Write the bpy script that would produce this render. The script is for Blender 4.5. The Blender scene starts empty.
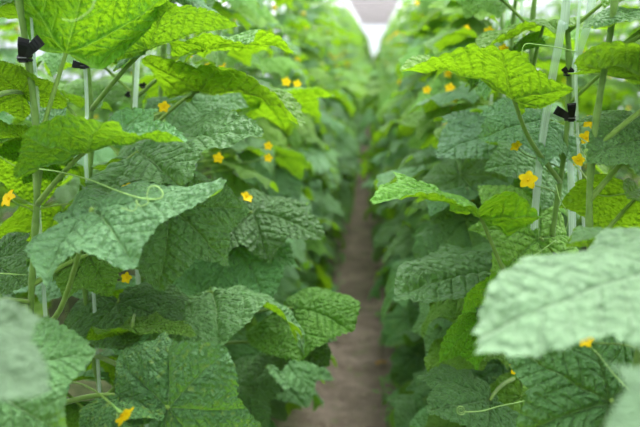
import bpy, math, random
import numpy as np
from mathutils import Vector, Matrix

random.seed(7); rng = np.random.default_rng(7)
SC = bpy.context.scene
C = SC.collection
PI = math.pi

# ------------------------------------------------------------------ camera
CAM_H = 1.6
FPX = 889.0
YAW = math.radians(3.54); PITCH = math.radians(10.5)
cd = bpy.data.cameras.new('camera'); cam = bpy.data.objects.new('camera', cd); C.objects.link(cam)
cam.location = (0, 0, CAM_H)
cam.rotation_euler = (PI/2 - PITCH, 0, YAW)
cd.sensor_width = 36; cd.lens = FPX*36/640
cd.clip_start = 0.05; cd.clip_end = 300
cd.dof.use_dof = True; cd.dof.focus_distance = 1.5; cd.dof.aperture_fstop = 3.8
SC.camera = cam
RC = cam.rotation_euler.to_matrix(); RCI = RC.inverted(); CL = Vector((0, 0, CAM_H))

def W(px, py, d):
    """the point of the place seen at that direction, d metres deep"""
    return CL + RC @ Vector(((px-320)/FPX*d, -(py-213.5)/FPX*d, -d))
def P(p):
    q = RCI @ (Vector(p)-CL); d = -q.z
    if d < 1e-3: return (-9999, -9999, d)
    return (320+FPX*q.x/d, 213.5-FPX*q.y/d, d)

# ------------------------------------------------------------------ node helpers
def mat(name):
    m = bpy.data.materials.new(name); m.use_nodes = True
    nt = m.node_tree; nt.nodes.clear()
    return m, nt
def N(nt, t, **kw):
    n = nt.nodes.new(t)
    for k, v in kw.items():
        if k.startswith('i_'):
            n.inputs[k[2:].replace('_', ' ')].default_value = v
        else: setattr(n, k, v)
    return n
def L(nt, a, b): nt.links.new(a, b)
def mixc(nt, f, a, b, mode='MIX'):
    n = N(nt, 'ShaderNodeMix', data_type='RGBA', blend_type=mode)
    for s, v in ((n.inputs[0], f), (n.inputs[6], a), (n.inputs[7], b)):
        if isinstance(v, bpy.types.NodeSocket): L(nt, v, s)
        elif isinstance(v, (int, float)): s.default_value = v
        else: s.default_value = (*v, 1)
    return n.outputs[2]
def math_(nt, op, a, b=None, clamp=False):
    n = N(nt, 'ShaderNodeMath', operation=op, use_clamp=clamp)
    for s, v in ((n.inputs[0], a), (n.inputs[1], b)):
        if v is None: continue
        if isinstance(v, bpy.types.NodeSocket): L(nt, v, s)
        else: s.default_value = v
    return n.outputs[0]
def ramp(nt, v, a, b):
    n = N(nt, 'ShaderNodeMapRange', i_From_Min=a, i_From_Max=b); L(nt, v, n.inputs[0]); return n.outputs[0]

def leaf_material(name, up0, up1, upv, low0, lowv, trans, tfac=0.45, mottled=0.0, bump=0.5, rough=0.5):
    m, nt = mat(name)
    out = N(nt, 'ShaderNodeOutputMaterial')
    rest = N(nt, 'ShaderNodeAttribute', attribute_name='rest')
    vein = N(nt, 'ShaderNodeAttribute', attribute_name='vein')
    tint = N(nt, 'ShaderNodeAttribute', attribute_name='tint')
    oi = N(nt, 'ShaderNodeObjectInfo')
    geo = N(nt, 'ShaderNodeNewGeometry')
    rnd = math_(nt, 'FRACT', math_(nt, 'ADD', tint.outputs['Fac'], oi.outputs['Random']))
    n1 = N(nt, 'ShaderNodeTexNoise', i_Scale=5.0, i_Detail=4.0); L(nt, rest.outputs['Vector'], n1.inputs['Vector'])
    vo = N(nt, 'ShaderNodeTexVoronoi', i_Scale=26.0, feature='SMOOTH_F1'); L(nt, rest.outputs['Vector'], vo.inputs['Vector'])
    n2 = N(nt, 'ShaderNodeTexNoise', i_Scale=60.0, i_Detail=3.0); L(nt, rest.outputs['Vector'], n2.inputs['Vector'])
    cell = ramp(nt, vo.outputs['Distance'], 0.1, 0.75)
    vf = ramp(nt, vein.outputs['Fac'], 0.15, 0.9)
    up = mixc(nt, ramp(nt, n1.outputs['Fac'], 0.3, 0.7), up0, up1)
    up = mixc(nt, math_(nt, 'MULTIPLY', math_(nt, 'SUBTRACT', 1.0, cell), 0.45), up, tuple(c*1.45 for c in up1))
    pale = ramp(nt, math_(nt, 'FRACT', math_(nt, 'MULTIPLY', rnd, 3.7)), 0.6, 1.0)
    up = mixc(nt, math_(nt, 'MULTIPLY', pale, 0.5), up, (0.27, 0.42, 0.30))  # sky sheen on some upper faces, painted in as a paler green
    if mottled:
        n3 = N(nt, 'ShaderNodeTexNoise', i_Scale=13.0, i_Detail=2.0); L(nt, rest.outputs['Vector'], n3.inputs['Vector'])
        up = mixc(nt, math_(nt, 'MULTIPLY', ramp(nt, n3.outputs['Fac'], 0.56, 0.68), mottled), up, (0.24, 0.34, 0.07))
    up = mixc(nt, math_(nt, 'MULTIPLY', vf, 0.8), up, upv)
    low = mixc(nt, math_(nt, 'MULTIPLY', vf, 0.8), low0, lowv)
    low = mixc(nt, math_(nt, 'MULTIPLY', cell, 0.35), low, tuple(c*0.72 for c in low0))
    col = mixc(nt, geo.outputs['Backfacing'], up, low)
    bri = N(nt, 'ShaderNodeHueSaturation')
    L(nt, col, bri.inputs['Color']); bri.inputs['Saturation'].default_value = 1.08
    L(nt, ramp(nt, rnd, 0, 1), bri.inputs['Value'])
    mr = nt.nodes[-1] if False else None
    # value 0.78..1.22, hue drift with the leaf's own random number
    v = math_(nt, 'ADD', math_(nt, 'MULTIPLY', rnd, 0.6), 0.72); L(nt, v, bri.inputs['Value'])
    h = math_(nt, 'ADD', math_(nt, 'MULTIPLY', math_(nt, 'FRACT', math_(nt, 'MULTIPLY', rnd, 7.3)), 0.03), 0.482); L(nt, h, bri.inputs['Hue'])
    bp = N(nt, 'ShaderNodeBump', i_Strength=bump, i_Distance=0.012)
    hgt = math_(nt, 'ADD', math_(nt, 'MULTIPLY', cell, -0.9), math_(nt, 'MULTIPLY', n2.outputs['Fac'], 0.5)); hgt = math_(nt, 'SUBTRACT', hgt, math_(nt, 'MULTIPLY', vf, 0.5))
    L(nt, hgt, bp.inputs['Height'])
    pr = N(nt, 'ShaderNodeBsdfPrincipled', i_Roughness=rough)
    L(nt, bri.outputs[0], pr.inputs['Base Color']); L(nt, bp.outputs[0], pr.inputs['Normal'])
    pr.inputs['Specular IOR Level'].default_value = 0.55
    pr.inputs['Sheen Weight'].default_value = 0.05
    pr.inputs['Sheen Roughness'].default_value = 0.4
    pr.inputs['Sheen Tint'].default_value = (0.75, 0.95, 0.85, 1)
    tr = N(nt, 'ShaderNodeBsdfTranslucent')
    tc = mixc(nt, math_(nt, 'MULTIPLY', vf, 0.35), trans, tuple(c*0.6 for c in trans))
    tc = mixc(nt, math_(nt, 'MULTIPLY', cell, 0.3), tc, tuple(c*0.7 for c in trans))
    L(nt, tc, tr.inputs['Color']); L(nt, bp.outputs[0], tr.inputs['Normal'])
    mx = N(nt, 'ShaderNodeMixShader'); mx.inputs[0].default_value = tfac
    L(nt, pr.outputs[0], mx.inputs[1]); L(nt, tr.outputs[0], mx.inputs[2]); L(nt, mx.outputs[0], out.inputs[0])
    return m

LEAF = leaf_material('cucumber leaf', (0.078, 0.19, 0.066), (0.165, 0.315, 0.145), (0.34, 0.52, 0.28),
                     (0.13, 0.30, 0.05), (0.30, 0.50, 0.16), (0.29, 0.52, 0.014), 0.40, bump=0.8, rough=0.43)
YOUNG_BACKLIT = leaf_material('young and backlit cucumber leaf', (0.14, 0.31, 0.055), (0.24, 0.44, 0.10), (0.28, 0.48, 0.20),
                      (0.16, 0.36, 0.04), (0.32, 0.54, 0.14), (0.31, 0.54, 0.014), 0.48, bump=0.8, rough=0.45)  # young leaves, and backlit ones whose glow is put into the colour
OLD = leaf_material('old cucumber leaf', (0.048, 0.14, 0.048), (0.095, 0.22, 0.080), (0.22, 0.36, 0.20),
                    (0.12, 0.27, 0.06), (0.26, 0.42, 0.16), (0.24, 0.52, 0.03), 0.32, mottled=0.6, bump=0.8)
PALE = leaf_material('pale cucumber leaf', (0.14, 0.23, 0.13), (0.20, 0.32, 0.19), (0.36, 0.50, 0.34),
                     (0.2, 0.4, 0.08), (0.34, 0.55, 0.2), (0.24, 0.46, 0.06), 0.28, bump=0.8)

def plain(name, col, rough=0.6, spec=0.4, trans=0.0, tcol=None, col2=None, scale=40, sheen=0.0, bump=0.0, bscale=None):
    m, nt = mat(name)
    out = N(nt, 'ShaderNodeOutputMaterial'); pr = N(nt, 'ShaderNodeBsdfPrincipled', i_Roughness=rough)
    pr.inputs['Specular IOR Level'].default_value = spec; pr.inputs['Sheen Weight'].default_value = sheen
    tcn = N(nt, 'ShaderNodeTexCoord'); no = N(nt, 'ShaderNodeTexNoise', i_Scale=float(scale), i_Detail=4.0)
    L(nt, tcn.outputs['Object'], no.inputs['Vector'])
    L(nt, mixc(nt, ramp(nt, no.outputs['Fac'], 0.35, 0.65), col, col2 or tuple(c*0.8 for c in col)), pr.inputs['Base Color'])
    if bump:
        b = N(nt, 'ShaderNodeBump', i_Strength=bump, i_Distance=0.01); L(nt, no.outputs['Fac'], b.inputs['Height']); L(nt, b.outputs[0], pr.inputs['Normal'])
    sh = pr.outputs[0]
    if trans:
        t = N(nt, 'ShaderNodeBsdfTranslucent'); t.inputs[0].default_value = (*(tcol or col), 1)
        mx = N(nt, 'ShaderNodeMixShader'); mx.inputs[0].default_value = trans
        L(nt, sh, mx.inputs[1]); L(nt, t.outputs[0], mx.inputs[2]); sh = mx.outputs[0]
    L(nt, sh, out.inputs[0])
    return m
STEM = plain('cucumber stem', (0.15, 0.27, 0.05), 0.55, 0.3, 0.2, (0.28, 0.45, 0.04), (0.22, 0.36, 0.09), 60, 0.3)
PETI = plain('petiole', (0.20, 0.34, 0.06), 0.55, 0.3, 0.25, (0.35, 0.52, 0.05), (0.28, 0.42, 0.10), 60, 0.3)
TEND = plain('tendril', (0.42, 0.62, 0.22), 0.5, 0.4, 0.2, (0.5, 0.75, 0.2))
PETAL = plain('yellow petal', (0.93, 0.70, 0.012), 0.55, 0.2, 0.35, (1.0, 0.80, 0.02), (0.90, 0.60, 0.010), 90)
CALYX = plain('calyx', (0.24, 0.42, 0.12), 0.6, 0.3)
CLIPM = plain('black clip plastic', (0.008, 0.008, 0.010), 0.28, 0.6)
METAL = plain('clip spring', (0.25, 0.25, 0.26), 0.35, 0.6)
DRY = plain('dry leaf', (0.42, 0.26, 0.08), 0.7, 0.2, 0.2, (0.5, 0.3, 0.05))

# ribbon: thin plastic film with lengthwise fibres
def ribbon_mat():
    m, nt = mat('trellis tape')
    out = N(nt, 'ShaderNodeOutputMaterial'); pr = N(nt, 'ShaderNodeBsdfPrincipled', i_Roughness=0.35)
    uv = N(nt, 'ShaderNodeAttribute', attribute_name='rest')
    mp = N(nt, 'ShaderNodeMapping'); mp.inputs['Scale'].default_value = (1400, 1400, 4); L(nt, uv.outputs['Vector'], mp.inputs[0])
    no = N(nt, 'ShaderNodeTexNoise', i_Scale=1.0, i_Detail=3.0); L(nt, mp.outputs[0], no.inputs['Vector'])
    L(nt, mixc(nt, no.outputs['Fac'], (0.52, 0.68, 0.56), (0.85, 0.93, 0.88)), pr.inputs['Base Color'])
    tr = N(nt, 'ShaderNodeBsdfTransparent'); tr.inputs[0].default_value = (0.85, 0.95, 0.88, 1)
    mx = N(nt, 'ShaderNodeMixShader'); L(nt, ramp(nt, no.outputs['Fac'], -0.2, 0.95), mx.inputs[0])
    L(nt, tr.outputs[0], mx.inputs[1]); L(nt, pr.outputs[0], mx.inputs[2]); L(nt, mx.outputs[0], out.inputs[0])
    return m
TAPE = ribbon_mat()

def film(name, col, tcol, tf):
    m, nt = mat(name)
    out = N(nt, 'ShaderNodeOutputMaterial')
    tcn = N(nt, 'ShaderNodeTexCoord'); no = N(nt, 'ShaderNodeTexNoise', i_Scale=0.7, i_Detail=3.0); L(nt, tcn.outputs['Object'], no.inputs['Vector'])
    d = N(nt, 'ShaderNodeBsdfTranslucent'); L(nt, mixc(nt, no.outputs['Fac'], col, tuple(c*0.93 for c in col)), d.inputs[0])
    t = N(nt, 'ShaderNodeBsdfTransparent'); t.inputs[0].default_value = (*tcol, 1)
    mx = N(nt, 'ShaderNodeMixShader'); mx.inputs[0].default_value = tf
    L(nt, t.outputs[0], mx.inputs[1]); L(nt, d.outputs[0], mx.inputs[2]); L(nt, mx.outputs[0], out.inputs[0])
    return m
FILM = film('greenhouse film', (0.93, 0.96, 1.0), (0.95, 0.97, 1.0), 0.3)
SHADE = film('shade cloth', (0.34, 0.31, 0.31), (0.36, 0.33, 0.33), 0.5)
BARM = plain('galvanised bar', (0.42, 0.40, 0.41), 0.5, 0.4)

def soil_mat():
    m, nt = mat('dry soil')
    out = N(nt, 'ShaderNodeOutputMaterial'); pr = N(nt, 'ShaderNodeBsdfPrincipled', i_Roughness=0.95)
    pr.inputs['Specular IOR Level'].default_value = 0.1
    tcn = N(nt, 'ShaderNodeTexCoord')
    def no(s, d=5.0):
        n = N(nt, 'ShaderNodeTexNoise', i_Scale=s, i_Detail=d); L(nt, tcn.outputs['Object'], n.inputs['Vector']); return n.outputs['Fac']
    a = mixc(nt, ramp(nt, no(7.0), 0.35, 0.65), (0.17, 0.135, 0.108), (0.27, 0.22, 0.185))
    a = mixc(nt, math_(nt, 'MULTIPLY', ramp(nt, no(28.0), 0.50, 0.62), 0.6), a, (0.15, 0.125, 0.10))
    a = mixc(nt, math_(nt, 'MULTIPLY', ramp(nt, no(16.0, 2.0), 0.60, 0.68), 0.5), a, (0.16, 0.19, 0.09))
    a = mixc(nt, math_(nt, 'MULTIPLY', ramp(nt, no(45.0, 2.0), 0.64, 0.70), 0.5), a, (0.45, 0.38, 0.30))
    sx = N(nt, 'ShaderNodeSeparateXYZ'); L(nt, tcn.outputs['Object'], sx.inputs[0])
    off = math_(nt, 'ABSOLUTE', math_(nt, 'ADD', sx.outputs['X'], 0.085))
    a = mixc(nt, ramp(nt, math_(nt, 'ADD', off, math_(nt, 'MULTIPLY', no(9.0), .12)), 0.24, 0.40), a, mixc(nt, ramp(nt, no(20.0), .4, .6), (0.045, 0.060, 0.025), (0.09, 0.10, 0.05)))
    L(nt, a, pr.inputs['Base Color'])
    b = N(nt, 'ShaderNodeBump', i_Strength=0.8, i_Distance=0.03); L(nt, no(30.0), b.inputs['Height']); L(nt, b.outputs[0], pr.inputs['Normal'])
    L(nt, pr.outputs[0], out.inputs[0]); return m
SOIL = soil_mat()

# ------------------------------------------------------------------ mesh helpers
def new_mesh(name, V, F, mats, attrs=None, smooth=True, matidx=None):
    """F: (n,4) int array, or list of polygons"""
    me = bpy.data.meshes.new(name)
    V = np.asarray(V, dtype=np.float32)
    if isinstance(F, np.ndarray):
        n, k = F.shape
        me.vertices.add(len(V)); me.vertices.foreach_set('co', V.ravel())
        me.loops.add(n*k); me.loops.foreach_set('vertex_index', F.astype(np.int32).ravel())
        me.polygons.add(n)
        me.polygons.foreach_set('loop_start', np.arange(0, n*k, k, dtype=np.int32))
        me.polygons.foreach_set('loop_total', np.full(n, k, dtype=np.int32))
    else:
        me.from_pydata([tuple(v) for v in V], [], F)
    me.update(calc_edges=True)
    for k, a in (attrs or {}).items():
        a = np.asarray(a, dtype=np.float32)
        if a.ndim == 1:
            at = me.attributes.new(k, 'FLOAT', 'POINT'); at.data.foreach_set('value', a)
        else:
            at = me.attributes.new(k, 'FLOAT_VECTOR', 'POINT'); at.data.foreach_set('vector', a.ravel())
    for mm in (mats if isinstance(mats, (list, tuple)) else [mats]): me.materials.append(mm)
    if matidx is not None: me.polygons.foreach_set('material_index', np.asarray(matidx, dtype=np.int32))
    if smooth: me.polygons.foreach_set('use_smooth', np.ones(len(me.polygons), dtype=bool))
    me.update()
    return me

def obj(name, me, parent=None, M=None, label=None, cat=None, group=None, kind=None):
    o = bpy.data.objects.new(name, me); C.objects.link(o)
    if parent: o.parent = parent
    if M is not None: o.matrix_local = M
    if label: o['label'] = label
    if cat: o['category'] = cat
    if group: o['group'] = group
    if kind: o['kind'] = kind
    return o

class MB:
    def __init__(s): s.V = []; s.F = []; s.n = 0; s.mi = []
    def add(s, V, F, mi=0):
        V = np.asarray(V, dtype=float)
        s.V.append(V); s.F += [tuple(i+s.n for i in f) for f in F]; s.mi += [mi]*len(F); s.n += len(V)
    def tube(s, pts, rad, seg=8, mi=0, cap=True):
        V, F = tube(pts, rad, seg, cap); s.add(V, F, mi)
    def box(s, c, sx, sy, sz, M=None, mi=0, taper=1.0):
        v = []
        for z in (-1, 1):
            k = 1.0 if z < 0 else taper
            for x, y in ((-1, -1), (1, -1), (1, 1), (-1, 1)):
                p = Vector((x*sx/2*k, y*sy/2*k, z*sz/2))
                if M is not None: p = M @ p
                v.append(tuple(p + Vector(c)))
        s.add(v, [(3, 2, 1, 0), (4, 5, 6, 7), (0, 1, 5, 4), (1, 2, 6, 5), (2, 3, 7, 6), (3, 0, 4, 7)], mi)
    def mesh(s, name, mats, smooth=True):
        return new_mesh(name, np.concatenate(s.V), s.F, mats, smooth=smooth, matidx=s.mi)

def tube(pts, rad, seg=8, cap=True):
    P_ = [Vector(p) for p in pts]; n = len(P_)
    if not hasattr(rad, '__len__'): rad = [rad]*n
    V = []; F = []
    t0 = (P_[1]-P_[0]).normalized()
    a = Vector((0, 0, 1)) if abs(t0.z) < 0.9 else Vector((1, 0, 0))
    u = (a - t0*a.dot(t0)).normalized()
    for i in range(n):
        t = (P_[min(i+1, n-1)]-P_[max(i-1, 0)]).normalized()
        u = (u - t*u.dot(t)); u = u.normalized() if u.length > 1e-6 else t.orthogonal().normalized()
        w = t.cross(u)
        for k in range(seg):
            an = 2*PI*k/seg; V.append(tuple(P_[i] + (u*math.cos(an)+w*math.sin(an))*rad[i]))
    for i in range(n-1):
        for k in range(seg):
            k2 = (k+1) % seg
            F.append((i*seg+k, i*seg+k2, (i+1)*seg+k2, (i+1)*seg+k))
    if cap:
        F.append(tuple(range(seg-1, -1, -1))); F.append(tuple((n-1)*seg+k for k in range(seg)))
    return V, F

def bez(p0, p1, p2, p3, n=12):
    out = []
    for i in range(n):
        t = i/(n-1); s = 1-t
        out.append(p0*s**3 + p1*3*s*s*t + p2*3*s*t*t + p3*t**3)
    return out
def catmull(pts, n=6):
    pts = [Vector(p) for p in pts]; q = [pts[0]*2-pts[1]] + pts + [pts[-1]*2-pts[-2]]
    out = []
    for i in range(1, len(q)-2):
        for k in range(n):
            t = k/n; a, b, c, d = q[i-1], q[i], q[i+1], q[i+2]
            out.append(0.5*((2*b)+(c-a)*t+(2*a-5*b+4*c-d)*t*t+(3*b-a-3*c+d)*t**3))
    out.append(pts[-1]); return out

# ------------------------------------------------------------------ the leaf
VEINS = [0, 48, -48, 98, -98, 148, -148]
VLEN = {0: 1.0, 48: .82, 98: .72, 148: .60}
_kd = np.array([0, 14, 26, 40, 48, 58, 72, 88, 98, 110, 124, 140, 150, 160, 168, 174, 180], float)
_kr = np.array([1.0, .84, .70, .76, .87, .72, .62, .68, .77, .66, .60, .64, .64, .56, .42, .22, .05], float)
def leaf_arrays(NR, NA, seed=0, droop=0.6, side=0.3, fold=0.0, wav=0.05, quilt=1.0, width=1.0, lobes=1.0, basal=1.0, bstart=85, teeth=0.018, twist=0.0, tipcurl=0.0):
    """unit leaf: petiole at the origin, tip near +X, upper face +Z"""
    r_ = np.random.default_rng(seed)
    th = np.linspace(-PI, PI, NA)
    ad = np.abs(np.degrees(th))
    base = np.interp(ad, _kd, _kr)
    rnd_ = 0.70 + 0.16*np.cos(th); rnd_ = np.where(ad > 150, np.minimum(rnd_, base), rnd_)
    R = base*lobes + rnd_*(1-lobes)
    R *= 1 + 0.05*np.sin(th*2+r_.uniform(0, 6)) + 0.03*np.sin(th*3+r_.uniform(0, 6))
    sm = np.clip((ad-bstart)/70, 0, 1); R *= 1-(1-basal)*sm*sm*(3-2*sm)
    R[0] = R[-1] = 0.05*basal
    if NA > 60:
        tf = 34
        saw = np.abs(((th*tf/PI) % 1.0)-0.35)
        R *= 1 + teeth*2*(0.35-saw)*np.clip((175-ad)/20, 0, 1) + 0.008*r_.standard_normal(NA)
    rr = np.linspace(0, 1, NR+1)**0.85
    r, t = np.meshgrid(rr, th, indexing='ij')
    Rg = np.broadcast_to(R, r.shape)
    x = r*Rg*np.cos(t); y = r*Rg*np.sin(t)*width
    x0, y0 = x.copy(), y.copy()
    vein = np.zeros_like(x); quiltz = np.zeros_like(x)
    best = np.full(x.shape, 9.0)
    for a in VEINS:
        ar = math.radians(a); ln = VLEN[abs(a)]
        ux, uy = math.cos(ar), math.sin(ar)
        u = x0*ux + y0*uy; v = -x0*uy + y0*ux
        v = v - 0.03*np.sin(u*5+a)*u
        ang = np.abs(np.arctan2(v, u))
        w = 0.013*np.clip(1.25-u/ln, 0.25, 1.2)
        ins = (u > 0) & (u < ln*1.02)
        vein = np.maximum(vein, np.where(ins, np.exp(-(v/w)**2), 0))
        near = (ang < best) & (u > -0.02)
        s = 0.115
        ph = (u - np.abs(v)*0.85 - 0.06*(v > 0) + 0.25*v*v)/s
        fr = np.abs((ph + 0.5) % 1.0 - 0.5)*s
        env = np.clip(np.abs(v)/0.03, 0, 1)*np.clip((ln*0.97-u)/0.1, 0, 1)
        sec = np.exp(-(fr/0.011)**2)*0.62*env
        q = (np.abs(np.sin(PI*ph)))**0.6*0.013*env - 0.018*np.exp(-(np.abs(v)/0.035)**1.3)
        vein = np.where(near, np.maximum(vein*(1), sec), vein) if a == 0 else np.where(near, np.maximum(np.where(vein > 0.62, vein, 0)*1.0, np.maximum(sec, np.exp(-(v/w)**2)*ins)), vein)
        quiltz = np.where(near, q, quiltz)
        best = np.where(near, ang, best)
    # blistering between the veins
    bl = np.zeros_like(x)
    for k in range(10):
        f = r_.uniform(14, 30); p = r_.uniform(0, 2*PI); d = r_.uniform(0, PI)
        bl += np.sin(f*(x0*math.cos(d)+y0*math.sin(d))+p)
    z = quilt*(1.5*quiltz + 0.0036*bl)
    lob = np.cos(np.radians(np.degrees(t))*360/50)   # ridge and trough from lobe to lobe
    z -= 0.022*quilt*r*r*np.cos(t*7.4)*np.clip((3.0-np.abs(t)), 0, 1)
    z += wav*r**2.5*(np.sin(t*3+r_.uniform(0, 6))+0.6*np.sin(t*5+r_.uniform(0, 6))+0.35*np.sin(t*9+r_.uniform(0, 6)))
    z += fold*np.sqrt(y*y+0.003)
    # lateral bend, then lengthwise bend, then twist
    if abs(side) > 1e-3:
        k = side*1.6; yy = np.sin(k*y)/k; zz = -(1-np.cos(k*y))/k
        ny = -np.sin(k*y); nz = np.cos(k*y)
        y = yy + (-ny)*0 + ny*(-z)*(-1)*0 + z*np.sin(k*y); z = zz + z*np.cos(k*y)
    if abs(droop) > 1e-3 or tipcurl:
        k = droop*1.2
        kk = k + tipcurl*np.clip(x-0.5, 0, 1)
        kk = np.where(np.abs(kk) < 1e-3, 1e-3, kk)
        xx = np.sin(kk*x)/kk; zz = -(1-np.cos(kk*x))/kk
        x2 = xx + z*np.sin(kk*x); z = zz + z*np.cos(kk*x); x = x2
    if twist:
        an = twist*x; y, z = y*np.cos(an)-z*np.sin(an), y*np.sin(an)+z*np.cos(an)
    V = np.stack([x, y, z], -1).reshape(-1, 3)
    i = np.arange(NR)[:, None]; j = np.arange(NA-1)[None, :]
    F = np.stack([i*NA+j, (i+1)*NA+j, (i+1)*NA+j+1, i*NA+j+1], -1).reshape(-1, 4)
    rest = np.stack([x0, y0, np.full_like(x0, seed*1.7)], -1).reshape(-1, 3)
    return V, F, vein.reshape(-1), rest

def leaf_mesh(name, m, *a, tint=0.0, **k):
    V, F, v, rest = leaf_arrays(*a, **k)
    # drop the degenerate first ring
    return new_mesh(name, V, F, m, {'vein': v, 'rest': rest, 'tint': np.full(len(V), tint)})

def frame(origin, xdir, nrm, scale):
    x = Vector(xdir).normalized(); n = Vector(nrm); n = (n - x*n.dot(x)).normalized(); y = n.cross(x)
    M = Matrix((x, y, n)).transposed().to_4x4() @ Matrix.Diagonal((scale, scale, scale, 1))
    M.translation = origin
    return M

# leaf variants for the general run of foliage
MEDIUM = {}
for nm, m in (('leaf', LEAF), ('young', YOUNG_BACKLIT), ('old', OLD)):  # 'young' also covers leaves coloured as if backlit
    MEDIUM[nm] = [leaf_mesh('leaf', m, 20, 110, seed=31*i+len(nm), droop=random.uniform(.35, 1.1), side=random.uniform(.1, .75),
                  fold=random.choice([0, 0, .25, -.1]), wav=random.uniform(.03, .07), width=random.uniform(.92, 1.12), twist=random.uniform(-.5, .5)) for i in range(7)]

# ------------------------------------------------------------------ flowers, tendrils
def flower_mesh(seed=0, openness=1.0):
    r_ = random.Random(seed); mb = MB()
    # unit: radius about 1, axis +Z
    for k in range(5):
        a0 = 2*PI*k/5 + r_.uniform(-.08, .08); V = []; F = []
        nu, nv = 8, 7
        for i in range(nu):
            u = i/(nu-1); wid = 0.40*math.sin(PI*min(1, (u*0.80+0.16)))**0.75
            for j in range(nv):
                v = (j/(nv-1)-.5)*2
                rad = 0.12+u*0.9; y = v*wid
                z = 0.30*(1-(1-u)**2)*(1.5-openness) + 0.05*abs(v)**1.5 - 0.25*u**3*openness + 0.05*math.sin(v*7+k)*u
                zz = z; x = rad
                V.append((x*math.cos(a0)-y*math.sin(a0), x*math.sin(a0)+y*math.cos(a0), zz))
        for i in range(nu-1):
            for j in range(nv-1):
                F.append((i*nv+j, (i+1)*nv+j, (i+1)*nv+j+1, i*nv+j+1))
        mb.add(V, F, 0)
    mb.tube([(0, 0, -.02), (0, 0, .12), (0, 0, .24)], [.14, .12, .04], 8, 0)
    return mb.mesh('flower', [PETAL])
def calyx_mesh():
    mb = MB()
    mb.tube([(0, 0, -1.3), (0, 0, -.7), (0, 0, -.25), (0, 0, -.02)], [.09, .10, .20, .26], 9, 0)
    for k in range(5):
        a = 2*PI*(k+.5)/5
        mb.tube([(.18*math.cos(a), .18*math.sin(a), -.12), (.5*math.cos(a), .5*math.sin(a), -.12), (.75*math.cos(a), .75*math.sin(a), -.26)], [.05, .04, .01], 5, 0)
    return mb.mesh('calyx', [CALYX])
FLOWERS = [flower_mesh(1, 1.0), flower_mesh(2, .75), flower_mesh(3, .35)]
CALYXM = calyx_mesh()

# ------------------------------------------------------------------ plants
LX, RX = -0.55, 0.36
ROWY_L = [1.10, 1.38, 1.66, 2.00] + [2.30+0.3*i for i in range(400)]
ROWY_R = [0.85, 1.15, 1.45, 1.75, 2.05] + [2.35+0.3*i for i in range(400)]
Y_NEAR, Y_MID, Y_END = 5.6, 27.0, 57.0

class Plant:
    def __init__(s, x, y, h, seed, label, group=None):
        s.x, s.y, s.h = x, y, h; s.r = random.Random(seed)
        s.off = s.r.uniform(0, 6)
        s.loc = Vector((x, y, 0.03))
        s.root = bpy.data.objects.new('cucumber_plant', None); C.objects.link(s.root)
        s.root.location = s.loc; s.root.empty_display_size = .1
        s.root['label'] = label; s.root['category'] = 'plant'
        if group: s.root['group'] = group
    def at(s, z):
        w = 0.012*math.sin(z*9+s.off)
        return Vector((s.x + w, s.y + 0.012*math.cos(z*7+s.off), z))
    def z_at_py(s, py):
        lo, hi = 0.0, 3.0
        for _ in range(40):
            m_ = (lo+hi)/2
            if P(s.at(m_))[1] > py: lo = m_
            else: hi = m_
        return (lo+hi)/2
    def stem(s):
        pts = []; rad = []; z = 0.0; n = 0
        while z < s.h:
            rr = 0.0052 if z < s.h-.3 else 0.0052*(max(.35, (s.h-z)/.3))
            pts.append(s.at(z)-s.loc); rad.append(rr*(1.28 if n % 4 == 0 else 1.0)); z += 0.022; n += 1
        V, F = tube(pts, rad, 10)
        obj('stem', new_mesh('stem', V, F, STEM), s.root)
    def leaf(s, me, M, node_z, r0=0.0040, sag=0.0, via=None):
        Ml = Matrix.Translation(-s.loc) @ M
        o = obj('leaf', me, s.root, Ml)
        b = M.translation; p0 = s.at(node_z)
        xd = (M.to_3x3() @ Vector((1, 0, 0))).normalized()
        L_ = (b-p0).length
        up = Vector((0, 0, 1))
        if via is not None:
            pts = catmull([p0] + list(via) + [b], 6)
        else:
            d = (b-p0).normalized()
            c1 = p0 + d*L_*.35 + up*L_*(.02+sag); c2 = b - d*L_*.3 + up*L_*(.06+sag)
            pts = bez(p0, c1, c2, b, 12)
        pts = [p - s.loc for p in pts]; n = len(pts)
        V, F = tube(pts, [r0*(1.25-.45*i/(n-1)) for i in range(n)], 8)
        po = obj('petiole', new_mesh('petiole', V, F, PETI), o, Ml.inverted())
        return o
    def flower(s, pos, size=0.017, axis=(0, -1, .3), kind=0, z=None):
        M = frame(Vector(pos), Vector(axis).orthogonal(), axis, size)
        Ml = Matrix.Translation(-s.loc) @ M
        o = obj('flower', FLOWERS[kind], s.root, Ml)
        c = obj('calyx', CALYXM, o)
        base = M @ Vector((0, 0, -1.25)); z = z if z is not None else base.z - .015
        p0 = s.at(max(.05, z)); d = (base - p0)
        back = (M.to_3x3() @ Vector((0, 0, -1))).normalized()
        pts = bez(p0, p0 + d*.3 + Vector((0, 0, .01)), base + back*d.length*.25, base, 10)
        V, F = tube([p-s.loc for p in pts], 0.0013, 6)
        obj('flower_stalk', new_mesh('flower_stalk', V, F, PETI), o, Ml.inverted())
        return o
    def tendril(s, pts, r=0.0011, n=6, taper=True):
        pts = catmull(pts, n); k = len(pts)
        V, F = tube([p-s.loc for p in pts], [r*(1.1-.6*i/(k-1)) if taper else r for i in range(k)], 6)
        return obj('tendril', new_mesh('tendril', V, F, TEND), s.root)

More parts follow.
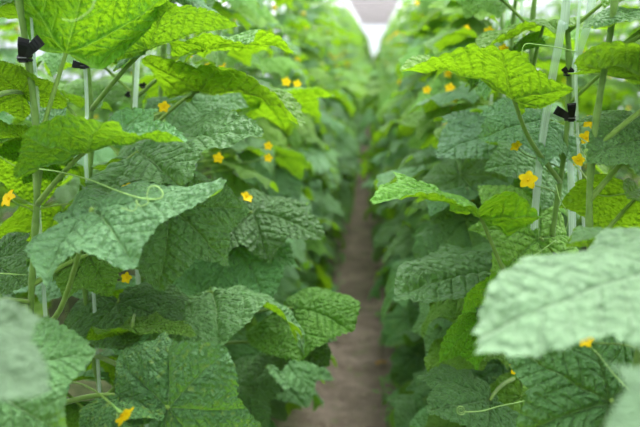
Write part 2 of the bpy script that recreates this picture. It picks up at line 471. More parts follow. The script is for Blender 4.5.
HEROES = []      # (px, py, radius, depth) of leaves modelled one by one
def blocked(c, rad, keepclear=()):
    px, py, d = P(c)
    if d < 0.25: return False
    rp = rad*FPX/d
    infr = -rp < px < 640+rp and -rp < py < 427+rp
    if not infr: return False
    if d < 1.30: return True
    for hx, hy, hr, hd in HEROES:
        if d < hd+0.02+0.25*rad and math.hypot(px-hx, py-hy) < hr*0.75 + rp*0.75: return True
    return False

def fill_leaf_params(r, z, h, side, reach=0.0):
    """side: -1 left row (path lies to +x), +1 right row"""
    top = max(0, (z-(h-.55))/.55)
    az = r.gauss(0, 1.0) if r.random() < .68 else r.uniform(-PI, PI)
    dirx = 1 if side < 0 else -1
    hx = math.cos(az)*dirx; hy = math.sin(az)
    pl = r.uniform(.10, .17)*(1-.55*top); size = r.uniform(.135, .185)*(1-.62*top)
    rise = r.uniform(.02, .09)
    if z < 1.25 and abs(az) < 1.2: pl += r.uniform(.0, .075+reach)
    pit = math.radians(r.uniform(5, 42)) if z > .5 else math.radians(r.uniform(20, 60))
    if z > 1.3: pit = math.radians(r.uniform(-18, 24))
    if top > .4: pit = math.radians(r.uniform(-30, 15))
    return Vector((hx, hy, 0)), pl, size, rise, pit, top

def fill_plant_leaves(p, side, zmin=0.16, step=0.072, z1=None):
    r = p.r; z = zmin+r.uniform(0, .05)
    while z < p.h-.02:
        hd, pl, size, rise, pit, top = fill_leaf_params(r, z, p.h, side, .10 if p.y > 2.6 else 0)
        base = p.at(z) + hd*pl + Vector((0, 0, rise))
        xd = (hd*math.cos(pit) + Vector((0, 0, -math.sin(pit))))
        nr = Vector((r.uniform(-.25, .25), r.uniform(-.35, .15), 1))
        ce = base + xd*size*.35
        kind = 'young' if (top > .35 or r.random() < .18+.42*(z > 1.15)) else ('old' if z < .8 and r.random() < .6 else 'leaf')  # more bright leaves higher up: backlight painted by choice of material
        me = r.choice(MEDIUM[kind])
        if not blocked(ce, size*.75):
            p.leaf(me, frame(base, xd, nr, size), z, r0=0.0032)
        z += step*r.uniform(.8, 1.2)

def along(y, n): return y

# near plants: every leaf a part of its own
left_near = []; right_near = []
hl = ['leftmost cucumber plant, mostly outside the photo, its pale blurred leaf reaching in',
      'front left cucumber plant with a black clip high on its bare green stem',
      'second left cucumber plant, its clip half hidden under the big backlit leaf',
      'third left cucumber plant behind the clipped pair, tied to a white tape']
hr = ['right row cucumber plant closest to the camera, a green blurred leaf in the bottom corner',
      'right row cucumber plant with a large pale soft-focus leaf across the lower corner',
      'right edge cucumber plant with a backlit leaf beside the white tapes',
      'right cucumber plant with the bright open flower and black clip on its tape',
      'right cucumber plant behind the clipped tape with the smaller black clip']
i = 0
for y in ROWY_L:
    if y > Y_NEAR: break
    lab = hl[i] if i < len(hl) else 'leafy cucumber plant in the left row, a few steps up the path'
    left_near.append(Plant(LX+random.uniform(-.01, .01)*(i > 3), y, random.uniform(2.08, 2.25), 100+i, lab, None if i < len(hl) else 'left row plants a few steps up the path')); i += 1
i = 0
for y in ROWY_R:
    if y > Y_NEAR: break
    lab = hr[i] if i < len(hr) else 'leafy cucumber plant in the right row, a few steps up the path'
    right_near.append(Plant(RX+random.uniform(-.01, .01)*(i > 4), y, random.uniform(1.98, 2.1), 200+i, lab, None if i < len(hr) else 'right row plants a few steps up the path')); i += 1

# ---- leaves modelled one by one.  base/tip: (px, py, depth); nrm: direction the upper face looks
def hero(p, base, tip, nrm, py_stem=None, m=LEAF, scale=1.0, seed=None, via=None, r0=0.0042, rad=None, **k):
    seed = seed if seed is not None else len(HEROES)*13+5
    b = W(*base); t = W(*tip)
    dr = k.get('droop', .5)
    Ls = (t-b).length
    kk = max(abs(dr*1.2), 1e-3); chord = 2*math.sin(kk/2)/kk
    size = Ls/chord*scale
    # undo the mean droop so that the chord runs base -> tip
    x = (t-b).normalized(); n = Vector(nrm); n = (n-x*n.dot(x)).normalized()
    a = dr*1.2/2
    xr = x*math.cos(a) + n*math.sin(a); nr = n*math.cos(a) - x*math.sin(a)
    kw = dict(side=.3, fold=0, wav=.05); kw.update(k)
    me = leaf_mesh('leaf', m, 64, 380, seed=seed, tint=0, **kw)
    M = frame(b, xr, nr, size)
    z = p.z_at_py(py_stem) if py_stem is not None else max(.2, b.z-.09)
    if via: via = [W(*q) for q in via]
    o = p.leaf(me, M, z, r0=r0, via=via)
    c = (b*.65+t*.35); px, py, d = P(c)
    HEROES.append((px, py, (rad if rad is not None else .6*size*FPX/d), max(base[2], tip[2])))
    return o

L0, L1, L2, L3 = left_near[:4]; L4, L5 = left_near[4:6]
L1.off = 1.2
R0, R1, R2, R3, R4 = right_near[:5]; R5 = right_near[5]; R6 = right_near[6]
#HEROES_BEGIN
UPN = (0, -.25, 1)
# left side
hero(L1, (66,53,1.42), (95,-68,1.26), (0.12,.60,.8), 180, YOUNG_BACKLIT, droop=.1, side=-.8, width=1.2, fold=.1, scale=1.0, basal=.0, bstart=50, via=[(40,140,1.42)], rad=80)
hero(L2, (148,48,1.55), (240,30,1.50), (-.1,.08,1), 110, LEAF, droop=.3, side=-.4, fold=.28, width=1.0, scale=1.0)
hero(L3, (205,48,1.75), (300,55,1.75), (.1,.12,1), 100, YOUNG_BACKLIT, droop=.6, side=.1, width=.9, fold=.1, basal=.6)
hero(L3, (200,90,1.80), (292,122,1.72), (.35,.16,1), 150, YOUNG_BACKLIT, droop=.8, side=-.1, fold=.15, width=1.0, scale=1.05, basal=.4)
hero(L1, (84,153,1.36), (186,140,1.32), (-.05,-.02,1), 205, LEAF, droop=.35, side=-.3, fold=.30, width=.85, scale=1.05, rad=50)
hero(L2, (138,152,1.62), (262,130,1.55), (.15,-.33,1), 200, LEAF, droop=.35, side=.35, width=.85)
hero(L1, (92,208,1.28), (222,220,1.25), (.1,-.26,1), 330, LEAF, droop=.55, side=.3, width=1.1, fold=.0, tipcurl=-.8, scale=1.0, basal=.85, via=[(60,310,1.38)], rad=72)
hero(L2, (170,205,1.66), (160,300,1.58), (.15,-.9,.5), 240, LEAF, droop=.4, side=.35, width=1.0)
hero(L1, (88,255,1.47), (112,298,1.42), (.2,-.85,.6), 285, YOUNG_BACKLIT, droop=.5, side=.3, width=1.0)
hero(L4, (236,246,2.10), (270,306,1.98), (.15,-.9,.55), 280, LEAF, droop=.5, side=.6, width=1.05)
hero(L4, (252,212,2.1), (322,238,2.05), (.2,-.5,.85), 250, LEAF, droop=.6, side=.4)
hero(L3, (212,292,1.82), (222,345,1.62), (.05,-.75,.75), 330, LEAF, droop=.6, side=.8, width=1.45, scale=1.0, rad=45)
hero(L4, (292,308,2.12), (362,335,2.02), (.15,-.4,.95), 340, YOUNG_BACKLIT, droop=.6, side=.3, width=1.1, lobes=.25)
hero(L0, (-25,385,1.10), (110,350,1.15), (.05,-.55,.85), None, LEAF, droop=.55, side=.45, width=1.0, lobes=.7, rad=75)
hero(L0, (-75,352,.74), (44,385,.70), (.1,-.55,.9), None, PALE, quilt=.55, droop=.5, side=.5, width=.95, lobes=.8, rad=60)
hero(L2, (168,408,1.28), (228,348,1.30), (.12,-.92,.55), None, OLD, droop=.35, side=.55, width=1.5, scale=1.05, rad=68)
hero(L1, (122,396,1.32), (165,424,1.26), (0,-.2,1), None, OLD, droop=.5, side=.9, width=1.1, fold=.2)
hero(L3, (118,302,1.72), (130,356,1.62), (.1,-.85,.6), None, LEAF, droop=.4, side=.4, width=1.4, rad=35)
hero(L3, (132,328,1.60), (192,338,1.56), (0,.1,1), None, YOUNG_BACKLIT, droop=.4, side=-.3, width=.9)
hero(L0, (-12,262,1.5), (30,285,1.45), (.1,-.8,.6), None, LEAF, droop=.4, side=.5, width=1.1)
hero(L1, (44,152,1.50), (-12,122,1.45), (-.05,.7,.8), 190, YOUNG_BACKLIT, droop=.3, side=.4)
hero(L0, (22,93,1.45), (-20,62,1.35), (.0,.8,.6), 120, YOUNG_BACKLIT, droop=.2, side=.3)
hero(L5, (262,100,2.5), (330,98,2.4), (.1,.3,1), 120, YOUNG_BACKLIT, droop=.5, side=.3)
hero(L5, (275,350,2.6), (255,408,2.4), (.2,-.8,.6), 340, LEAF, droop=.5, side=.4)
hero(L4, (285,345,2.2), (330,362,2.1), (.0,-.3,1), 350, LEAF, droop=.5, side=.3)
hero(L5, (262,372,2.9), (310,408,2.7), (.3,-.7,.7), 360, LEAF, droop=.5, side=.4)
hero(L4, (225,385,2.2), (268,432,2.1), (.2,-.7,.7), 400, LEAF, droop=.5, side=.4)
# right side
hero(R3, (513,98,1.55), (418,72,1.50), (.12,.10,1), 182, YOUNG_BACKLIT, droop=.6, side=-.3, fold=.22, width=.95, scale=1.1, basal=.35, via=[(530,140,1.62)])
hero(R2, (680,85,1.40), (572,68,1.32), (-.15,.16,1), 150, LEAF, droop=.3, side=-.2, fold=.2, width=.95, scale=1.0)
hero(R3, (480,216,1.60), (378,203,1.50), (.02,.03,1), 300, YOUNG_BACKLIT, droop=.6, side=-.1, width=.8, fold=.18, basal=.4, via=[(512,283,1.66)])
hero(R4, (505,268,1.85), (396,304,1.70), (-.15,-.36,1), 300, LEAF, droop=.45, side=.3, width=.9)
hero(R3, (490,312,1.70), (440,362,1.66), (-.1,.9,.5), 330, YOUNG_BACKLIT, droop=.4, side=.3, width=.95)
hero(R1, (700,262,.90), (488,345,.80), (-.30,-.42,1), None, PALE, quilt=.55, droop=.5, side=.45, width=.72, lobes=.8, rad=100)
hero(R2, (660,240,1.15), (572,232,1.10), (-.1,.22,1), 250, LEAF, droop=.3, side=.4, width=1.0, fold=.0)
hero(R2, (612,402,1.22), (500,344,1.28), (-.1,-.8,.65), None, LEAF, droop=.45, side=.45, width=.85, quilt=1.7, scale=1.05, rad=60)
hero(R2, (640,350,1.45), (588,352,1.42), (-.1,-.8,.6), None, LEAF, droop=.4, side=.3)
hero(R4, (490,400,1.75), (425,415,1.65), (-.2,-.7,.7), None, LEAF, droop=.5, side=.6, width=1.1)
hero(R1, (700,400,.62), (598,432,.58), (-.1,-.55,.8), None, PALE, quilt=.55, droop=.4, side=.4, width=.7, rad=60)
hero(R5, (520,130,2.05), (435,160,1.95), (-.1,-.5,.85), 180, LEAF, droop=.6, side=.4)
hero(R3, (545,120,1.75), (482,138,1.68), (-.1,-.6,.8), 160, LEAF, droop=.5, side=.4)
hero(R4, (548,170,1.9), (484,165,1.8), (-.05,-.6,.8), 215, LEAF, droop=.5, side=.5)
hero(R4, (545,22,1.8), (480,50,1.7), (-.1,.1,1), 70, YOUNG_BACKLIT, droop=.4, side=.3)
hero(R4, (500,62,1.9), (545,42,1.8), (-.1,-.6,.8), 110, LEAF, droop=.4, side=.3)
hero(R2, (665,15,1.4), (592,30,1.35), (-.1,-.35,1), 60, LEAF, droop=.3, side=.4)
hero(R2, (650,135,1.45), (585,160,1.4), (-.1,-.7,.7), 200, LEAF, droop=.5, side=.4)
hero(R3, (540,238,1.72), (478,182,1.8), (-.1,-.2,1), 250, YOUNG_BACKLIT, droop=.4, side=.4)
hero(R5, (470,300,2.1), (440,335,2.05), (-.2,-.7,.7), 330, OLD, droop=.4, side=.4, m2=None) if False else None

# flowers you can point at
FL = [(R3,(528,180,1.60),.0175,(-.15,-1,.35),0,195), (R3,(517,147,1.68),.0125,(-.6,-.5,.6),2,170), (R2,(578,160,1.62),.0125,(.1,-1,.1),1,185),
      (R2,(586,138,1.62),.0135,(.1,-1,.4),1,170), (R2,(588,122,1.66),.014,(.4,-.8,.4),0,150), (R2,(616,134,1.5),.010,(.2,-.8,.5),2,175),
      (L1,(9,199,1.40),.016,(-.5,-.7,.6),1,215), (L1,(128,189,1.50),.012,(0,-.8,.6),1,210), (L2,(127,278,1.55),.0105,(-.1,-.9,.3),2,290),
      (L2,(164,107,1.8),.013,(0,-.9,.4),1,130), (L3,(223,119,2.0),.014,(.3,-.8,.3),1,140), (L3,(218,158,2.0),.013,(.3,-.8,.2),1,175),
      (L4,(268,146,2.3),.012,(.3,-.8,.2),1,160), (L4,(268,158,2.3),.012,(.3,-.8,.2),2,175), (L3,(246,198,1.95),.015,(.5,-.4,.6),2,215),
      (R1,(586,340,1.12),.0105,(-.3,-.7,.4),1,350), (R3,(517,368,1.42),.0125,(-.2,-.9,.2),1,385), (R3,(528,256,1.75),.012,(-.6,-.4,-.5),2,250),
      (R3,(543,398,1.6),.012,(-.2,-.9,.1),2,405), (L1,(122,414,1.16),.016,(.8,-.4,-.5),2,400), (L3,(173,193,1.75),.009,(.2,-.8,.4),1,210),
      (L4,(286,82,2.5),.014,(.3,-.8,.3),1,100), (L4,(297,84,2.5),.013,(.3,-.8,.3),1,100), (R5,(450,88,2.6),.016,(-.3,-.8,.3),1,110),
      (R5,(427,90,2.7),.014,(-.3,-.8,.3),1,110)]
for p, q, sz, ax, k, py in FL:
    p.flower(W(*q), sz, ax, k, p.z_at_py(py))

# tendrils
def pix(*pts): return [W(*q) for q in pts]
def coil(cx, cy, d, r0, turns, a0=0, n=None, drift=(0, 0)):
    n = n or int(turns*9); out = []
    for i in range(n+1):
        t = i/n; a = a0 + turns*2*PI*t; r = r0*(1-.75*t)
        out.append((cx+r*math.cos(a)+drift[0]*t, cy+r*math.sin(a)+drift[1]*t, d+.004*math.sin(a)))
    return out
L1.tendril(pix((96,-6,1.05),(92,8,1.05),(82,17,1.06),(72,21,1.06),(62,19,1.07)), .0012)
L1.tendril(pix((30,168,1.42),(60,172,1.38),(90,180,1.34),(118,191,1.28),(140,198,1.22),(158,199,1.20),(163,194,1.2),(158,187,1.2),(150,187,1.2),(147,196,1.2),(148,203,1.2),(140,206,1.2),(136,200,1.2),(137,206,1.2),(133,211,1.2),(125,209,1.2),(121,208,1.2)), .0012)
L1.tendril(pix((30,170,1.42),(20,168,1.40),(8,162,1.38),(-8,150,1.36)), .0012)
L1.tendril(pix((36,268,1.42),(42,256,1.38),(52,250,1.36),(58,246,1.36)) + [W(*q) for q in coil(49,258,1.36,4,1.6,-.6)], .0011)
L0.tendril(pix((-8,273,1.42),(10,274,1.42),(27,275,1.43)), .0014)
R3.tendril(pix((576,52,1.55),(560,48,1.52),(540,45,1.50),(526,44,1.49),(522,52,1.49),(524,68,1.50),(527,78,1.5)), .0010)
R3.tendril(pix((556,185,1.62),(560,200,1.60),(566,210,1.6),(568,222,1.6),(564,232,1.6),(560,224,1.6)), .0010)
R3.tendril(pix((556,240,1.66),(535,255,1.64),(520,262,1.62),(512,272,1.6)) + [W(*q) for q in coil(518,272,1.6,6,1.5,PI)], .0010)
R3.tendril(pix((540,396,1.55),(520,402,1.5),(500,406,1.46),(482,411,1.42),(466,412,1.40)) + [W(*q) for q in coil(461,410,1.4,5,2.0,.2)], .0012)
R2.tendril(pix((630,392,1.1),(612,372,1.12),(598,354,1.14),(588,345,1.16),(583,338,1.17)), .0010)
R2.tendril(pix((600,52,1.5),(590,50,1.5),(612,55,1.48),(628,60,1.44),(645,66,1.4)), .0012)
R2.tendril(pix((585,190,1.6),(605,196,1.56),(622,194,1.52),(645,190,1.5)), .0011)
R3.tendril(pix((500,235,1.6),(512,222,1.6),(520,212,1.6),(522,200,1.6),(515,206,1.6),(512,212,1.6)), .0010)
L2.tendril(pix((92,188,1.6),(100,205,1.58),(108,214,1.56),(104,220,1.56)), .0010)
#HEROES_END

# stems and the ordinary leaves of the near plants
for p in left_near: p.stem(); fill_plant_leaves(p, -1)
for p in right_near: p.stem(); fill_plant_leaves(p, 1)
for p in left_near[3:]+right_near[4:]:
    for _ in range(5):
        z = p.r.uniform(.7, 1.95); sgn = 1 if p.x < 0 else -1
        q = p.at(z)+Vector((sgn*p.r.uniform(.03, .16), p.r.uniform(-.12, .02), .03))
        if not blocked(q, .03): p.flower(q, p.r.uniform(.011, .016), (sgn*.4, -1, p.r.uniform(-.2, .6)), p.r.choice([0, 1, 1, 2]), z)

# ------------------------------------------------------------------ plants further up the rows: leaves merged into a foliage part
def merged_foliage(r, h, NR, NA, side, step, offy=0.0):
    Vs = []; Fs = []; vs = []; rs = []; ts = []; mi = []; n = 0
    z = 0.15
    var = [leaf_arrays(NR, NA, seed=i+50, droop=.4+.12*i, side=.2+.1*i, wav=.05, fold=(0, .2)[i % 2]) for i in range(5)]
    Pt = MB()
    while z < h-.02:
        hd, pl, size, rise, pit, top = fill_leaf_params(r, z, h, side, .19)
        o = Vector((0, 0, z)); base = o + hd*pl + Vector((0, 0, rise))
        xd = hd*math.cos(pit)+Vector((0, 0, -math.sin(pit)))
        M = np.array(frame(base, xd, Vector((r.uniform(-.25, .25), r.uniform(-.35, .15), 1)), size))
        V, F, v, rest = r.choice(var)
        Vs.append(V@M[:3, :3].T+M[:3, 3]); Fs.append(F+n); n += len(V); vs.append(v); rs.append(rest); ts.append(np.full(len(V), r.random()))
        mi.append(np.full(len(F), 1 if (top > .35 or r.random() < .25+.5*(z > 1.1)) else 0))  # brighter material favoured high up, painting in the backlit look
        if NR > 4: Pt.tube([o, o.lerp(base, .6)+Vector((0, 0, .012)), base], .0032, 5)
        z += step*r.uniform(.8, 1.2)
    return np.concatenate(Vs), np.concatenate(Fs), np.concatenate(vs), np.concatenate(rs), np.concatenate(ts), np.concatenate(mi), Pt

PROTO = {}
for side in (-1, 1):
    PROTO[side] = []
    for k in range(6):
        r = random.Random(900+k+50*side)
        h = r.uniform(2.08, 2.25) if side < 0 else r.uniform(1.98, 2.1)
        V, F, v, rest, ts, mi, Pt = merged_foliage(r, h, 7, 44, side, .072)
        fm = new_mesh('foliage', V, F, [LEAF, YOUNG_BACKLIT], {'vein': v, 'rest': rest, 'tint': ts}, matidx=mi)
        pm = Pt.mesh('petioles', [PETI])
        sv, sf = tube([(0.012*math.sin(z_*.8+k), 0.012*math.cos(z_*.7), z_*.1) for z_ in range(int(h*10))], .005, 7)
        sm = new_mesh('stem', sv, sf, STEM)
        fl = []
        for q in range(r.randint(6, 9)):
            sg = 1 if side < 0 else -1
            fl.append(frame(Vector((sg*r.uniform(.02, .22), r.uniform(-.15, .05), r.uniform(.6, 1.7))), (0, .3, 1), (sg*.4, -1, .3), r.uniform(.013, .019)))
        PROTO[side].append((fm, pm, sm, fl))
def mid_plant(x, y, side, label, group):
    fm, pm, sm, fl = random.choice(PROTO[side])
    root = bpy.data.objects.new('cucumber_plant', None); C.objects.link(root); root.location = (x+random.uniform(-.015, .015), y, .03)
    root['label'] = label; root['category'] = 'plant'; root['group'] = group
    obj('stem', sm, root); f = obj('foliage', fm, root); f['kind'] = 'stuff'; obj('petioles', pm, f)
    if y < 14:
        for M in fl: obj('flower', FLOWERS[1], root, M)
    elif y < 18:
        for M in fl[::3]: obj('flower', FLOWERS[2], root, M)
Y_MID = 21.0
for y in ROWY_L:
    if Y_NEAR < y <= Y_MID: mid_plant(LX, y, -1, 'distant out of focus cucumber plant in the left row beside the path', 'distant left row plants')
for y in ROWY_R:
    if Y_NEAR < y <= Y_MID: mid_plant(RX, y, 1, 'distant out of focus cucumber plant in the right row beside the path', 'distant right row plants')
for i in range(26):
    mid_plant(-1.75, 1.9+i*.42, 1, 'cucumber plant of the next row, behind the left row', 'plants of the next row on the left')
    mid_plant(1.6, 2.3+i*.42, -1, 'cucumber plant of the next row, behind the right row', 'plants of the next row on the right')

for i in range(24):
    mid_plant(-2.9, 3.4+i*.5, 1, 'cucumber plant two rows out on the left, glimpsed through the leaves', 'plants two rows out on the left')
    mid_plant(2.7, 3.4+i*.5, -1, 'cucumber plant two rows out on the right, glimpsed through the leaves', 'plants two rows out on the right')

def hedge(side, x, y0, y1, step, label):
    r = random.Random(5+side); A = [[], [], [], [], [], []]; n = 0; y = y0
    protos = [merged_foliage(random.Random(k*3+side), 2.17 if side < 0 else 2.05, 3, 16, side, .085) for k in range(4)]
    while y < y1:
        V, F, v, rest, ts, mi, _ = r.choice(protos)
        A[0].append(V*np.array([1, 1.25, 1])+np.array([x, y, .03])); A[1].append(F+n); n += len(V)
        A[2].append(v*.5); A[3].append(rest); A[4].append(ts); A[5].append(mi); y += step
    A = [np.concatenate(a) for a in A]
    o = obj('cucumber_foliage', new_mesh('cucumber_foliage', A[0], A[1], [LEAF, YOUNG_BACKLIT], {'vein': A[2], 'rest': A[3], 'tint': A[4]}, matidx=A[5]))
    o['label'] = label; o['category'] = 'foliage'; o['kind'] = 'stuff'
hedge(-1, LX, Y_MID+.3, Y_END-.5, .3, 'far blurred end of the left cucumber row')
hedge(1, RX, Y_MID+.3, Y_END-.5, .3, 'far blurred end of the right cucumber row')

def cross_hedge():
    r = random.Random(8); A = [[], [], [], [], [], []]; n = 0
    for i in range(12):
        V, F, v, rest, ts, mi, _ = merged_foliage(r, 1.62, 3, 16, -1 if i % 2 else 1, .08)
        V = V + np.array([-1.4+i*.23, Y_END-1.2+.1*(i % 3), .03])
        A[0].append(V); A[1].append(F+n); n += len(V); A[2].append(v*.5); A[3].append(rest); A[4].append(ts); A[5].append(mi)
    A = [np.concatenate(a) for a in A]
    o = obj('cucumber_foliage', new_mesh('cucumber_foliage', A[0], A[1], [LEAF, YOUNG_BACKLIT], {'vein': A[2], 'rest': A[3], 'tint': A[4]}, matidx=A[5]))
    o['label'] = 'dark green foliage closing the far end of the path'; o['category'] = 'foliage'; o['kind'] = 'stuff'
cross_hedge()

# ------------------------------------------------------------------ trellis tapes
def tape(pts, w, label, group=None, face=(0, -1, 0), twist=0.0):
    pts = catmull(pts, 8); V = []; F = []; rest = []; n = len(pts); s = 0
    for i, p in enumerate(pts):
        t = (pts[min(i+1, n-1)]-pts[max(i-1, 0)]).normalized()
        a = twist*math.sin(i/n*5); f = Vector((math.sin(a), -math.cos(a), .0))
        sd = t.cross(f).normalized()
        if i: s += (p-pts[i-1]).length
        for j in range(5):
            u = (j/4-.5); q = p + sd*w*u + f*(.0012*math.cos(u*PI))
            V.append(tuple(q)); rest.append((u*w, 0, s))
    for i in range(n-1):
        for j in range(4): F.append((i*5+j, (i+1)*5+j, (i+1)*5+j+1, i*5+j+1))
    o0 = Vector(V[0]); V = [tuple(Vector(v)-o0) for v in V]
    o = obj('trellis_tape', new_mesh('trellis_tape', V, F, TAPE, {'rest': rest}), None, Matrix.Translation(o0), label, 'tape', group)
    return o
def top_of(pt): return Vector((pt.x, pt.y, 2.62))
a = W(593,0,1.60); b = W(580,52,1.62); 
tape([W(574,300,1.80), W(572,210,1.76), W(570,125,1.73), W(577,60,1.70), W(592,0,1.66), Vector((W(600,-60,1.62).x, W(600,-60,1.62).y, 2.0)), Vector((RX+.03, 1.62, 2.9))], .0155, 'white plastic tape rising from the open black clip at right', None, twist=.3)
tape([W(532,300,1.78), W(535,215,1.72), W(541,150,1.68), W(552,80,1.64), W(562,25,1.60), W(570,-40,1.57), Vector((RX-.01, 1.5, 2.9))], .0155, 'slanting white plastic tape just left of the small black clip', None, twist=.25)
tape([W(584,230,1.7), W(578,140,1.68), W(576,60,1.67), W(580,0,1.66), Vector((RX+.06, 1.75, 2.9))], .006, 'narrow white tape between the two wide tapes at right', None)
tape([L1.at(.2)+Vector((.02,0,0)), W(37,180,1.45), W(38,110,1.44), W(33,50,1.42), W(30,0,1.4), Vector((LX, 1.38, 2.9))], .007, 'thin clear tape beside the front left clipped stem', None, twist=.8)
tape([L2.at(.2)+Vector((.012,0,0)), W(88,200,1.66), W(87,110,1.65), W(84,50,1.64), W(80,0,1.63), Vector((LX, 1.66, 2.9))], .007, 'clear tape beside the second clipped stem at left', None, twist=.4)
tape([L3.at(.2)+Vector((.0,0,0)), W(133,180,1.98), W(135,110,1.97), W(139,40,1.96), W(141,0,1.95), Vector((LX, 2.0, 2.9))], .011, 'wide milky tape third from the left, behind the large leaves', None, twist=.2)
for pl in left_near[4:]+right_near[5:]:
    side = 'left' if pl.x < 0 else 'right'
    tape([pl.at(.1)+Vector((.012, -.01, 0)), pl.at(1.0)+Vector((.012, -.01, 0)), pl.at(1.7)+Vector((.016, -.01, 0)), Vector((pl.x+.02, pl.y, 2.9))], .009,
         'white plastic tape holding up a plant further along the %s row' % side, 'tapes further along the %s row' % side, twist=.5)

# ------------------------------------------------------------------ black trellis clips
def clip(pos, size, wings, label, tilt=0.0, group=None):
    """spring clip: a ring round the stem, a hinge block and two ridged finger plates; wings: angles in the facing plane"""
    root = bpy.data.objects.new('plant_clip', None); C.objects.link(root); root.location = pos
    root['label'] = label; root['category'] = 'clip'
    if group: root['group'] = group
    s = size
    mb = MB()
    ring = [(0.30*s*math.cos(t), 0.30*s*math.sin(t), 0) for t in np.linspace(0.4, 2*PI-.4, 18)]
    for zz in (-.10, .10):
        mb.tube([(x, y, zz*s) for x, y, _ in ring], .075*s, 7)
    o = obj('jaw', mb.mesh('jaw', [CLIPM]), root, Matrix.Rotation(-PI/2, 4, 'Z'))
    mb = MB(); mb.tube([(-.22*s, -.30*s, 0), (.22*s, -.30*s, 0)], .13*s, 10); mb.box((0, -.27*s, -.06*s), .34*s, .2*s, .30*s)
    obj('hinge', mb.mesh('hinge', [CLIPM], smooth=False), root)
    mb = MB(); mb.tube([(-.26*s, -.32*s, 0), (-.25*s, -.44*s, .02*s), (.25*s, -.44*s, .02*s), (.26*s, -.32*s, 0)], .028*s, 6)
    obj('spring', mb.mesh('spring', [METAL]), root)
    for a, ln in wings:
        d = Vector((math.cos(a), -.25, math.sin(a))).normalized(); up = Vector((0, -1, 0)); sd = d.cross(up).normalized(); up = sd.cross(d)
        M = Matrix((sd, up, d)).transposed()
        mb = MB(); c = Vector((0, -.30*s, 0))
        n = 7
        V = []; F = []
        for i in range(n):
            t = i/(n-1); w = s*(.17+.12*t-.10*max(0, t-.8)); th = s*(.10-.05*t); q = c + d*ln*s*t + up*s*.12*math.sin(t*2.5)
            for sx, sy in ((-1, -1), (1, -1), (1, 1), (-1, 1)): V.append(tuple(q + sd*w*sx + up*th*sy*.6))
        for i in range(n-1):
            for k in range(4): F.append((i*4+k, i*4+(k+1) % 4, (i+1)*4+(k+1) % 4, (i+1)*4+k))
        F += [(3, 2, 1, 0), tuple((n-1)*4+k for k in range(4))]
        mb.add(V, F)
        for t in (.55, .68, .81, .94):
            q = c + d*ln*s*t + up*s*(.12*math.sin(t*2.5)+.05)
            mb.tube([tuple(q-sd*s*.22), tuple(q+sd*s*.22)], .022*s, 5)
        obj('finger_plate', mb.mesh('finger_plate', [CLIPM], smooth=False), root)
    root.rotation_euler = (0, tilt, 0)
    return root
_c = L1.at(L1.z_at_py(58)); clip(_c+Vector((0,-.012,0)), .033, [(math.radians(75), 1.0), (math.radians(38), 1.45)], 'black plastic clip gripping the front left stem, its two arms spread')
clip(W(84,66,1.63), .026, [(math.radians(20), .9), (math.radians(165), .7)], 'black clip at the second left stem, mostly under the big leaf')
clip(W(570,118,1.66), .030, [(math.radians(152), 1.25), (math.radians(95), 1.0)], 'larger black clip with splayed arms on the right white tape')
clip(W(567,74,1.70), .020, [(math.radians(130), .8), (math.radians(50), .7)], 'small black clip above the larger one, between the right tapes')
clip(W(143,87,1.93), .015, [(math.radians(50), .8), (math.radians(120), .6)], 'tiny black clip on the third left tape')
clip(W(129,96,1.98), .014, [(math.radians(80), .8), (math.radians(140), .6)], 'tiny black clip just left of the third tape, lower than its neighbour')

# ------------------------------------------------------------------ the ground
def ground():
    xs = np.concatenate([np.linspace(-6, -1.2, 20), np.linspace(-1.1, 1.0, 130), np.linspace(1.1, 6, 20)])
    ys = np.concatenate([np.linspace(-3, 2, 12), np.linspace(2.03, 12, 330), np.linspace(12.3, Y_END, 90)])
    X, Y = np.meshgrid(xs, ys, indexing='xy')
    Z = 0.055*(1-np.exp(-((X+.085)/.25)**4)) - .02
    r = np.random.default_rng(3)
    for k in range(26):
        f = r.uniform(6, 45); a = r.uniform(0, PI); p = r.uniform(0, 6)
        Z += .045/f*np.sin(f*(X*math.cos(a)+Y*math.sin(a))+p)*.9
    V = np.stack([X, Y, Z], -1).reshape(-1, 3); nx = len(xs)
    i = np.arange(len(ys)-1)[:, None]; j = np.arange(nx-1)[None, :]
    F = np.stack([i*nx+j, i*nx+j+1, (i+1)*nx+j+1, (i+1)*nx+j], -1).reshape(-1, 4)
    obj('floor', new_mesh('floor', V, F, SOIL), kind='structure')
ground()
# seedlings along the right side of the path
def weeds(name, xc, ys, label, n, seed, spread):
    r = random.Random(seed); mb = MB()
    for _ in range(n):
        x = xc + r.gauss(0, spread); y = r.uniform(*ys); h = r.uniform(.05, .14)
        mb.tube([(x, y, -.01), (x+r.uniform(-.01, .01), y, h*.6), (x+r.uniform(-.02, .02), y, h)], .0015, 4, 0)
        for k in range(r.randint(5, 9)):
            a = r.uniform(0, 2*PI); z = h*r.uniform(.3, 1); l = r.uniform(.025, .055); w = l*.28
            d = Vector((math.cos(a), math.sin(a), r.uniform(-.2, .5))); s_ = Vector((-math.sin(a), math.cos(a), 0))
            b = Vector((x, y, z))
            mb.add([tuple(b), tuple(b+d*l*.5+s_*w+Vector((0, 0, .004))), tuple(b+d*l), tuple(b+d*l*.5-s_*w+Vector((0, 0, .004)))], [(0, 1, 2, 3)], 0)
    o = obj(name, mb.mesh(name, [WEED], smooth=False)); o['label'] = label; o['category'] = 'weeds'; o['kind'] = 'stuff'
WEED = plain('weed leaf', (0.10, 0.26, 0.07), 0.6, 0.3, 0.3, (0.2, 0.5, 0.04), (0.16, 0.34, 0.10), 12)
weeds('weeds', .16, (3.2, 8), 'low green weeds along the right edge of the bare path', 130, 1, .05)
weeds('weeds', -.33, (4.5, 10), 'low green weeds under the left row beside the path', 70, 2, .05)
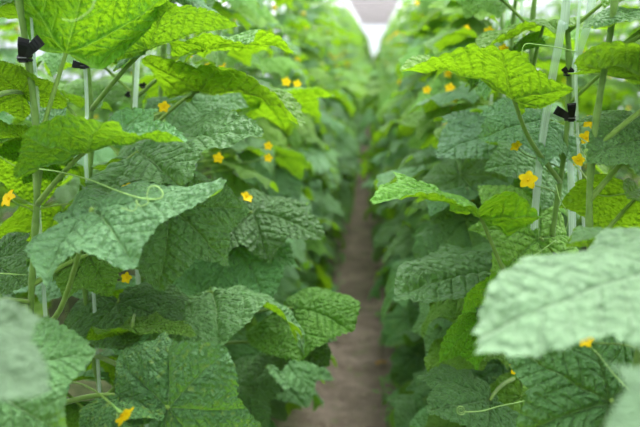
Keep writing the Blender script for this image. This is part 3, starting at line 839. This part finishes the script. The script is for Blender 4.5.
# dropped dry leaves
DLM = leaf_mesh('dry_leaf', DRY, 10, 60, seed=77, droop=1.2, side=1.0, wav=.12)
for x, y, s_, lab in ((.045, 4.35, .045, 'small curled orange dry leaf on the path near the bottom of the photo'),
                      (.07, 6.3, .07, 'curled dry leaf at the right edge of the path, half way up')):
    o = obj('dry_leaf', DLM, None, frame(Vector((x, y, .03)), (random.uniform(-1, 1), random.uniform(-1, 1), 0), (0, 0, 1), s_), lab, 'leaf')

# ------------------------------------------------------------------ the greenhouse
def slab(name, x0, x1, y0, y1, z0, z1, m, kind='structure'):
    mb = MB(); mb.box(((x0+x1)/2, (y0+y1)/2, (z0+z1)/2), x1-x0, y1-y0, z1-z0)
    return obj(name, mb.mesh(name, [m], smooth=False), kind=kind)
def sheet(name, pts, m):
    return obj(name, new_mesh(name, pts, [(0, 1, 2, 3)], m, smooth=False), kind='structure')
CEIL = 3.2
sheet('ceiling', [(-6, -3, CEIL), (6, -3, CEIL), (6, Y_END, CEIL), (-6, Y_END, CEIL)], FILM)
sheet('wall_back', [(-6, Y_END, 0), (6, Y_END, 0), (6, Y_END, CEIL), (-6, Y_END, CEIL)], FILM)
sheet('wall_left', [(-6, -3, 0), (-6, Y_END, 0), (-6, Y_END, CEIL), (-6, -3, CEIL)], FILM)
sheet('wall_right', [(6, -3, 0), (6, Y_END, 0), (6, Y_END, CEIL), (6, -3, CEIL)], FILM)
sc_root = bpy.data.objects.new('shade_cloth', None); C.objects.link(sc_root); sc_root.location = (-.08, 24, CEIL-.08)
sc_root['label'] = 'greyish brown shade cloth with cross bars under the roof at the far end'; sc_root['category'] = 'shade cloth'
obj('cloth', new_mesh('cloth', [(-.82, 0, 0), (.80, 0, 0), (.80, 32.6, 0), (-.82, 32.6, 0)], [(0, 1, 2, 3)], SHADE, smooth=False), sc_root)
for k in range(12):
    mb = MB(); mb.box((0, .5+k*2.9, -.04), 1.62, .35, .04); obj('cross_bar', mb.mesh('cross_bar', [BARM], smooth=False), sc_root)

# ------------------------------------------------------------------ light
w = bpy.data.worlds.new('sky'); SC.world = w; w.use_nodes = True
nt = w.node_tree; nt.nodes.clear()
out = N(nt, 'ShaderNodeOutputWorld'); bg = N(nt, 'ShaderNodeBackground'); tc = N(nt, 'ShaderNodeTexCoord'); sp = N(nt, 'ShaderNodeSeparateXYZ')
L(nt, tc.outputs['Generated'], sp.inputs[0])
L(nt, mixc(nt, ramp(nt, sp.outputs['Z'], -.1, .9), (0.80, 0.86, 0.92), (1.0, 1.0, 1.0)), bg.inputs[0])
L(nt, math_(nt, 'ADD', math_(nt, 'MULTIPLY', ramp(nt, sp.outputs['Z'], 0, .9), 1.9), 0.8), bg.inputs[1])
L(nt, bg.outputs[0], out.inputs[0])
sd = bpy.data.lights.new('sun', 'SUN'); sd.energy = 5.0; sd.angle = math.radians(22); sd.color = (1, .98, .93)
so = bpy.data.objects.new('sun', sd); C.objects.link(so); so.location = (0, 5, 10); so.rotation_euler = (math.radians(-28), math.radians(12), 0)
SC.view_settings.view_transform = 'Standard'
SC.view_settings.look = 'None'
SC.view_settings.exposure = 0.42
SC.view_settings.gamma = 0.88
SC.cycles.max_bounces = 8; SC.cycles.transparent_max_bounces = 12
SC.cycles.transmission_bounces = 6; SC.cycles.diffuse_bounces = 4
